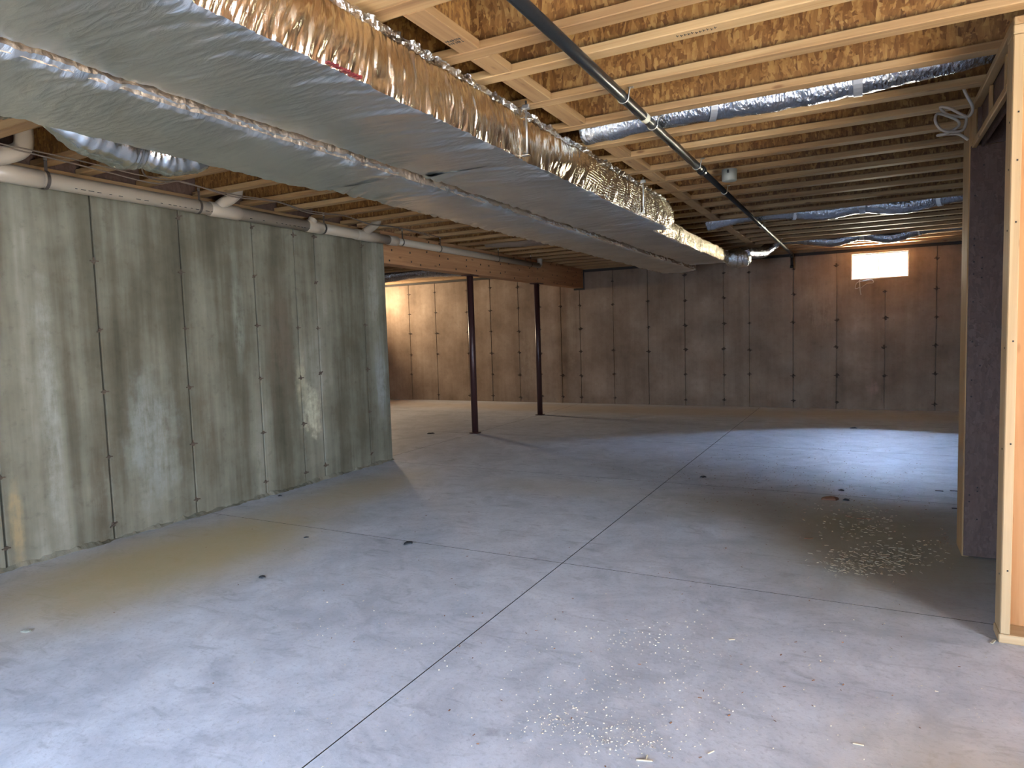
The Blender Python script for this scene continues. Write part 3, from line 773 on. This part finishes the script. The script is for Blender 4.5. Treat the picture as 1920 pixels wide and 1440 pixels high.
# ------------------------------------------------------------------ gas pipe
gp_ = empty('gas_pipe', (-1.14, 0, 2.672)); tag(gp_, 'long black iron gas pipe running under the joists to the rear wall', 'pipe')
MB().tube([(0,.2,0), (0,5.44,0)], .027, 18).build('pipe_run', M_IRON, gp_, True)
MB().tube([(0,5.42,0), (0,12.50,0)], .022, 18).build('pipe_run', M_IRON, gp_, True)
MB().tube([(0,5.38,0), (0,5.385,0), (0,5.46,0), (0,5.465,0)], .03, 18, True, [.027,.034,.034,.027]).build('coupling', M_IRON, gp_, True)
MB().tube([(0,8.58,0), (0,8.64,0)], .028, 18).build('coupling', M_IRON, gp_, True)
MB().tube(arc((0,12.50,-.06), .06, math.pi/2, 0, 8, (0,1,0), (0,0,1)), .031, 16).build('elbow', M_IRON, gp_, True)
MB().tube([(0,12.56,-.05), (0,12.56,-.195)], .022, 16).build('drop_leg', M_IRON, gp_, True)
MB().tube([(0,12.56,-.19), (0,12.56,-.235)], .029, 16).build('cap', M_IRON, gp_, True)
mb = MB(); mb.tube([(0,3.86,0), (0,3.925,0)], .0277, 18, False); lb = mb.build('paper_label', plain('cream_label', (.62,.58,.42), .7), gp_, True)
for (y, lab) in ((3.51, 'bright metal pipe hook on the gas pipe at the near sunlit joist'), (4.06, 'small pipe clip on the gas pipe right before the flexible duct'), (5.24, 'pipe hook on the gas pipe before its coupling'), (6.36, 'pipe hook on the gas pipe behind its coupling'), (8.77, 'pipe hook on the gas pipe just past the middle flexible duct'), (10.65, 'pipe hook on the gas pipe nearest its rear elbow')):
    c = empty('pipe_hook', (-1.14, y, 2.672)); tag(c, lab, 'pipe hook', 'hooks holding the gas pipe')
    r = .0295 if y < 5.4 else .0245
    pts = [Vector((-r*math.cos(q)*1.0, 0, -r*math.sin(q))) for q in np.linspace(-.5, math.pi+.1, 14)]
    pts = pts+[Vector((r+.004, 0, .03)), Vector((r+.010, 0, .047))]
    MB().tube(pts, .0042, 6).build('hook', M_CLAMP, c, True)
    MB().box(r+.001, r+.028, -.008, .008, .042, .047, .001).build('nail_tab', M_CLAMP, c)

# ------------------------------------------------------------------ PVC drain
pv = empty('drain_pipe', (-4.88, 0, 2.577)); tag(pv, 'long white PVC drain pipe running along the top of the left wall', 'pipe')
MB().tube([(0,.2,0), (0,5.10,0)], .055, 20).build('pipe_run', M_PVC, pv, True)
MB().tube([(0,5.10,0), (0,6.40,0)], .052, 20).build('pipe_run', M_PVC, pv, True)
MB().tube([(0,6.40,0), (0,10.36,.012)], .042, 18).build('pipe_run', M_PVC, pv, True)
def wye(y, r, L, br, ang=.9, lean=.3, rise=.14):
    f = MB().tube([(0,y-L/2,0), (0,y-L/2+.004,0), (0,y+L/2-.004,0), (0,y+L/2,0)], r, 20, True, [r-.004,r,r,r-.004]).build('wye_fitting', M_PVC_FIT, pv, True)
    return f
wye(2.46, .0605, .30, .05); wye(4.06, .0605, .30, .05); wye(5.12, .060, .20, .05); wye(5.92, .058, .34, .05); wye(6.38, .056, .16, .05)
def branch(pts, r, name='branch'):
    P = catmull(pts, 6)
    return MB().tube(P, r, 18).build(name, M_PVC_FIT, pv, True)
branch([(0,2.16,.0), (.03,2.26,.05), (.06,2.37,.095), (.085,2.45,.14), (.095,2.475,.20), (.095,2.475,.32)], .054)
branch([(0,3.98,.01), (.03,4.03,.06), (.05,4.09,.10), (.07,4.13,.14), (.075,4.15,.18), (.075,4.15,.30)], .046)
branch([(0,5.86,.01), (.03,5.91,.06), (.05,5.97,.10), (.07,6.01,.14), (.075,6.03,.18), (.075,6.03,.30)], .044)
branch([(0,5.08,.02), (.012,5.09,.05), (.02,5.10,.075)], .043, 'open_inlet')
MB().tube([(.0215,5.101,.0745), (.022,5.1015,.0765)], .034, 16).build('inlet_mouth', M_INK, pv, True)
branch([(0,10.33,.012), (0,10.37,.02), (0,10.385,.06), (0,10.385,.13)], .044, 'end_elbow')
mb = MB()
for k in range(46):
    y = 2.75+k*.05+random.uniform(-.01,.01)
    if random.random() < .3: continue
    L = random.uniform(.015,.04); a = -.62
    x, z = .0556*math.cos(a), .0556*math.sin(a)
    mb.box(x-.0012, x+.0008, y, y+L, z-.0022, z+.0022)
mb.build('printed_line', M_INK, pv, kind='stuff')
for k, (y, r, lab) in enumerate(((2.63, .0615, 'dark strap around the white drain pipe nearest the camera'), (3.80, .0555, 'metal strap around the drain pipe just before its first raised branch'), (5.24, .056, 'shiny strap on the drain pipe beside the open inlet'), (6.55, .043, 'strap on the drain pipe where the concrete wall ends'), (7.35, .043, 'strap on the thin drain pipe over the left part of the beam'), (8.9, .043, 'strap on the thin drain pipe past the near steel post'), (10.0, .043, 'strap on the thin drain pipe near its free end'))):
    c = empty('pipe_strap', (-4.88, y, 2.577)); tag(c, lab, 'strap', 'straps on the drain pipe')
    pts = [(r+.002)*np.array((math.cos(q), 0, math.sin(q))) for q in np.linspace(-math.pi*.95, math.pi*.35, 18)]
    rows = []
    for dy_ in (-.011, .011):
        rows.append([(p[0], dy_, p[2]) for p in pts]+[(pts[-1][0], dy_, .135)])
    P = np.array(rows); P2 = P*np.array((1.03, 1, 1.03))
    mb = MB(); mb.grid(P2); mb.grid(P[:, ::-1]); mb.build('band', plain('perforated_strap_%d' % k, (.12,.10,.085), .5, .7), c)
    MB().box(pts[-1][0]-.004, pts[-1][0]+.003, -.011, .011, .125, .150, .001).build('tab', M_STEEL, c)

# ------------------------------------------------------------------ cables and box
def cable(name, label, pts, r, mat, grp=None, n=8):
    return tag(MB().tube(catmull(pts, n), r, 8).build(name, mat, None, True), label, 'cable', grp)
cable('cable', 'thin dull cable sagging above the drain pipe, upper of the bundle', [(-4.74, 2.3, 2.72), (-4.73, 2.75, 2.715), (-4.73, 3.2, 2.700), (-4.74, 3.5, 2.715), (-4.73, 4.0, 2.695), (-4.73, 4.5, 2.715), (-4.74, 4.9, 2.69), (-4.75, 5.4, 2.715), (-4.76, 5.87, 2.69), (-4.76, 6.36, 2.712), (-4.78, 7.3, 2.70)], .005, M_DKCABLE, 'cables above the drain pipe')
cable('cable', 'thin dull cable sagging above the drain pipe, lower of the bundle', [(-4.72, 2.3, 2.70), (-4.70, 2.8, 2.675), (-4.71, 3.3, 2.655), (-4.71, 3.55, 2.71), (-4.70, 4.0, 2.67), (-4.71, 4.5, 2.705), (-4.72, 4.9, 2.665), (-4.73, 5.4, 2.71), (-4.73, 5.8, 2.675), (-4.74, 6.3, 2.70), (-4.78, 7.0, 2.69)], .005, M_DKCABLE, 'cables above the drain pipe')
cable('cable', 'single cable dipping from the foil branch to the drain pipe', [(-3.6, 2.55, 2.715), (-3.9, 2.68, 2.62), (-4.3, 2.95, 2.60), (-4.62, 3.3, 2.66), (-4.70, 3.52, 2.71)], .005, M_DKCABLE, 'cables above the drain pipe')
# coil of white cable hung on the header
def onY(px, py, Y):
    d = _r*((px-960)/F)-_u*((py-720)/F)+_f
    return tuple(Vector((0,0,H))+d*(Y/d.y))
co = [(1803,157,4.60),(1812,178,4.61),(1824,202,4.64),(1816,218,4.72),(1800,213,4.70),(1780,203,4.68),(1763,201,4.70),(1775,214,4.72),(1800,219,4.74),(1812,222,4.72),(1806,243,4.70),(1785,247,4.68),(1765,243,4.66),(1754,228,4.66),(1757,214,4.68),(1772,216,4.70),(1795,226,4.72),(1797,237,4.70),(1775,250,4.68),(1758,254,4.70),(1776,252,4.72),(1798,252,4.74),(1815,262,4.76)]
cable('cable_coil', 'loose coil of white flat cable hanging from the right door header', [onY(*p) for p in co], .0078, M_CABLE, None, 7)
cable('cable', 'pale cable tail hanging below the rear window', [(-.11, YB-.02, 2.20), (-.105, YB-.03, 2.10), (-.10, YB-.03, 2.02), (-.085, YB-.03, 1.93)], .009, M_CABLE)
cable('cable', 'thin looped wire under the rear window beside the cable tail', [(-.10, YB-.02, 2.06), (-.17, YB-.03, 2.04), (-.15, YB-.03, 2.13), (-.05, YB-.03, 2.16), (.07, YB-.03, 2.17), (.09, YB-.03, 2.12), (.0, YB-.03, 2.11), (-.09, YB-.02, 2.04)], .005, M_CABLE)
bx = empty('electrical_box', (-.985, 5.72, 2.66)); tag(bx, 'round grey plastic electrical box on a ceiling joist', 'electrical box')
mb = MB(); mb.tube([(0,0,-.035), (0,0,-.032), (0,0,.055)], .06, 24, True, [.052, .057, .06]); mb.build('body', M_BOX, bx, True)
MB().box(-.02, .02, .03, .105, .0, .058, .003).build('bracket', M_BOX, bx)
MB().box(-.008, .008, -.0625, -.058, .02, .045).build('knockout', M_INK, bx)

# ------------------------------------------------------------------ debris on the floor
def scrap(name, label, x, y, pts_r, h, mat, cat, rot=0, asp=1.0, grp=None):
    n = 9; mb = MB(); rr = [pts_r*(1+random.uniform(-.35,.35)) for _ in range(n)]
    for lev, (zz, k) in enumerate(((.0006, 1), (h*.6, .9), (h, .5))):
        for i in range(n):
            a = 2*math.pi*i/n
            mb.v.append((rr[i]*k*math.cos(a)*asp, rr[i]*k*math.sin(a), zz+(random.uniform(-.15,.15)*h if lev == 2 else 0)))
    for lev in range(2):
        for i in range(n):
            j = (i+1) % n; mb.f.append((lev*n+i, lev*n+j, (lev+1)*n+j, (lev+1)*n+i))
    mb.f.append(tuple(range(n))[::-1]); mb.f.append(tuple(2*n+i for i in range(n)))
    o = mb.build(name, mat); o.location = (x, y, 0); o.rotation_euler = (0, 0, rot)
    return tag(o, label, cat, grp)
def onZ(px, py, Z=0.0):
    d = _r*((px-960)/F)-_u*((py-720)/F)+_f
    p = Vector((0,0,H))+d*((Z-H)/d.z); return p.x, p.y
for (px, py, r, h, asp, lab) in ((766, 1019, .026, .014, 1.5, 'largest black scrap lying on the saw-cut joint left of centre'), (575, 1008, .014, .008, 1.3, 'small black scrap just above the joint, nearest the left wall'),
        (492, 1083, .016, .012, 1.3, 'black scrap on the yellowish floor in front of the left wall'), (525, 930, .014, .009, 1.5, 'small dark crumb at the foot of the left wall'),
        (1318, 895, .022, .014, 1.3, 'dark crumb near the far joint crossing'), (1578, 920, .02, .012, 1.3, 'dark crumb behind the brown scrap on the right floor'), (1586, 938, .02, .012, 1.3, 'dark crumb right beside the brown scrap'),
        (1600, 803, .035, .015, 1.4, 'dark speck far off below the rear window'), (807, 813, .03, .014, 1.6, 'dark speck left of the near steel post')):
    x, y = onZ(px, py); scrap('scrap', lab, x, y, r, h, M_BLACK, 'scrap', random.uniform(0,3), asp, 'dark scraps on the slab')
x, y = onZ(1558, 936); scrap('scrap', 'curled brown wood scrap at the edge of the shadow on the right', x, y, .05, .022, M_BARK, 'scrap', .4, 1.9)
x, y = onZ(50, 1184); scrap('scrap', 'pale crumbled lump at the left edge of the floor', x, y, .015, .008, plain('pale_crumb', (.26,.25,.20), .9), 'scrap', .5, 1.8)
def sliver(px, py, L, wd_, rot, lab, mat=M_CHIP, hh=.005):
    x, y = onZ(px, py); mb = MB()
    mb.box(-L/2, L/2, -wd_/2, wd_/2, .0006, hh, .0015); o = mb.build('wood_sliver', mat); o.location = (x, y, 0); o.rotation_euler = (0, 0, rot)
    return tag(o, lab, 'wood sliver', 'loose wood slivers on the slab')
sliver(1208, 1427, .055, .008, .3, 'pale crossed wood sliver at the bottom edge of the photo')
sliver(1212, 1422, .030, .006, 1.7, 'short pale sliver standing across the bottom one')
sliver(1333, 1412, .030, .005, 1.0, 'thin pale sliver right of the crossed sliver')
sliver(1372, 1200, .028, .010, .5, 'pale wood flake in the middle of the bare floor')
sliver(1609, 1397, .035, .005, .1, 'thin pale sliver low on the right floor')
sliver(1862, 1204, .05, .012, 1.2, 'pale wood curl at the foot of the near stud')
sliver(1660, 1044, .06, .012, .8, 'bright wood shavings lump in the shaded floor on the right')
sliver(1516, 1010, .06, .008, .5, 'dark stick at the edge of the shadow', M_BARK)
sliver(1620, 973, .10, .010, .15, 'long dark stick in the shaded floor', M_BARK)
sliver(1592, 969, .06, .008, 2.4, 'short dark stick left of the long one', M_BARK)
for (px, py, lab) in ((1761, 921, 'flat dark chip, left of the pair by the end board'), (1789, 921, 'flat dark chip, right of the pair by the end board'), (1793, 954, 'flat dark chip lowest beside the end board')):
    sliver(px, py, .06, .018, .05, lab, M_BLACK)
def litter(name, label, mat, spots, size):
    mb = MB()
    for (px, py, sx_, sy_, n) in spots:
        for _ in range(n):
            a, b = px+random.gauss(0, sx_), py+random.gauss(0, sy_)
            if a > 1855 or b < 770 or b > 1439: continue
            x, y = onZ(a, b); L = random.uniform(.3, 1)*size[0]; W = random.uniform(.4, 1)*size[1]; q = random.uniform(0, math.pi)
            c, s = math.cos(q), math.sin(q); z0 = .0008; z1 = z0+random.uniform(.0008, .003); k = len(mb.v)
            if not (-4.9 < x < .5): continue
            for (u, v, z) in ((-L,-W,z0), (L,-W,z0), (L,W,z1), (-L,W,z1), (0,0,z1+.001)):
                mb.v.append((x+u*c-v*s, y+u*s+v*c, z))
            mb.f += [(k,k+1,k+4), (k+1,k+2,k+4), (k+2,k+3,k+4), (k+3,k,k+4), (k+3,k+2,k+1,k)]
    o = mb.build(name, mat); o['kind'] = 'stuff'; o['label'] = label; o['category'] = 'litter'; return o
litter('sawdust', 'scattered pale sawdust and tiny wood chips over the near floor', M_CHIP,
       [(1150, 1330, 140, 70, 330), (1210, 1200, 70, 22, 110), (1140, 1375, 60, 16, 120), (1200, 1395, 45, 10, 60), (1045, 1352, 25, 10, 60), (1500, 1250, 260, 120, 160), (760, 1250, 200, 120, 110), (900, 1150, 250, 80, 80)], (.0040, .0010))
litter('straw', 'pale wood shavings in the shaded part of the floor', plain('shaving', (.34,.30,.20), .8),
       [(1640, 1050, 50, 14, 260), (1690, 1040, 60, 12, 110), (1610, 975, 45, 22, 170), (1600, 1065, 30, 8, 90)], (.015, .0006))
litter('dirt', 'dark grit scattered over the floor on the right', M_BARK,
       [(1560, 900, 160, 40, 420), (1690, 960, 90, 50, 160), (1400, 885, 120, 25, 240), (1780, 1010, 14, 12, 40), (1250, 1200, 330, 140, 90), (700, 1050, 250, 100, 30)], (.008, .0028))
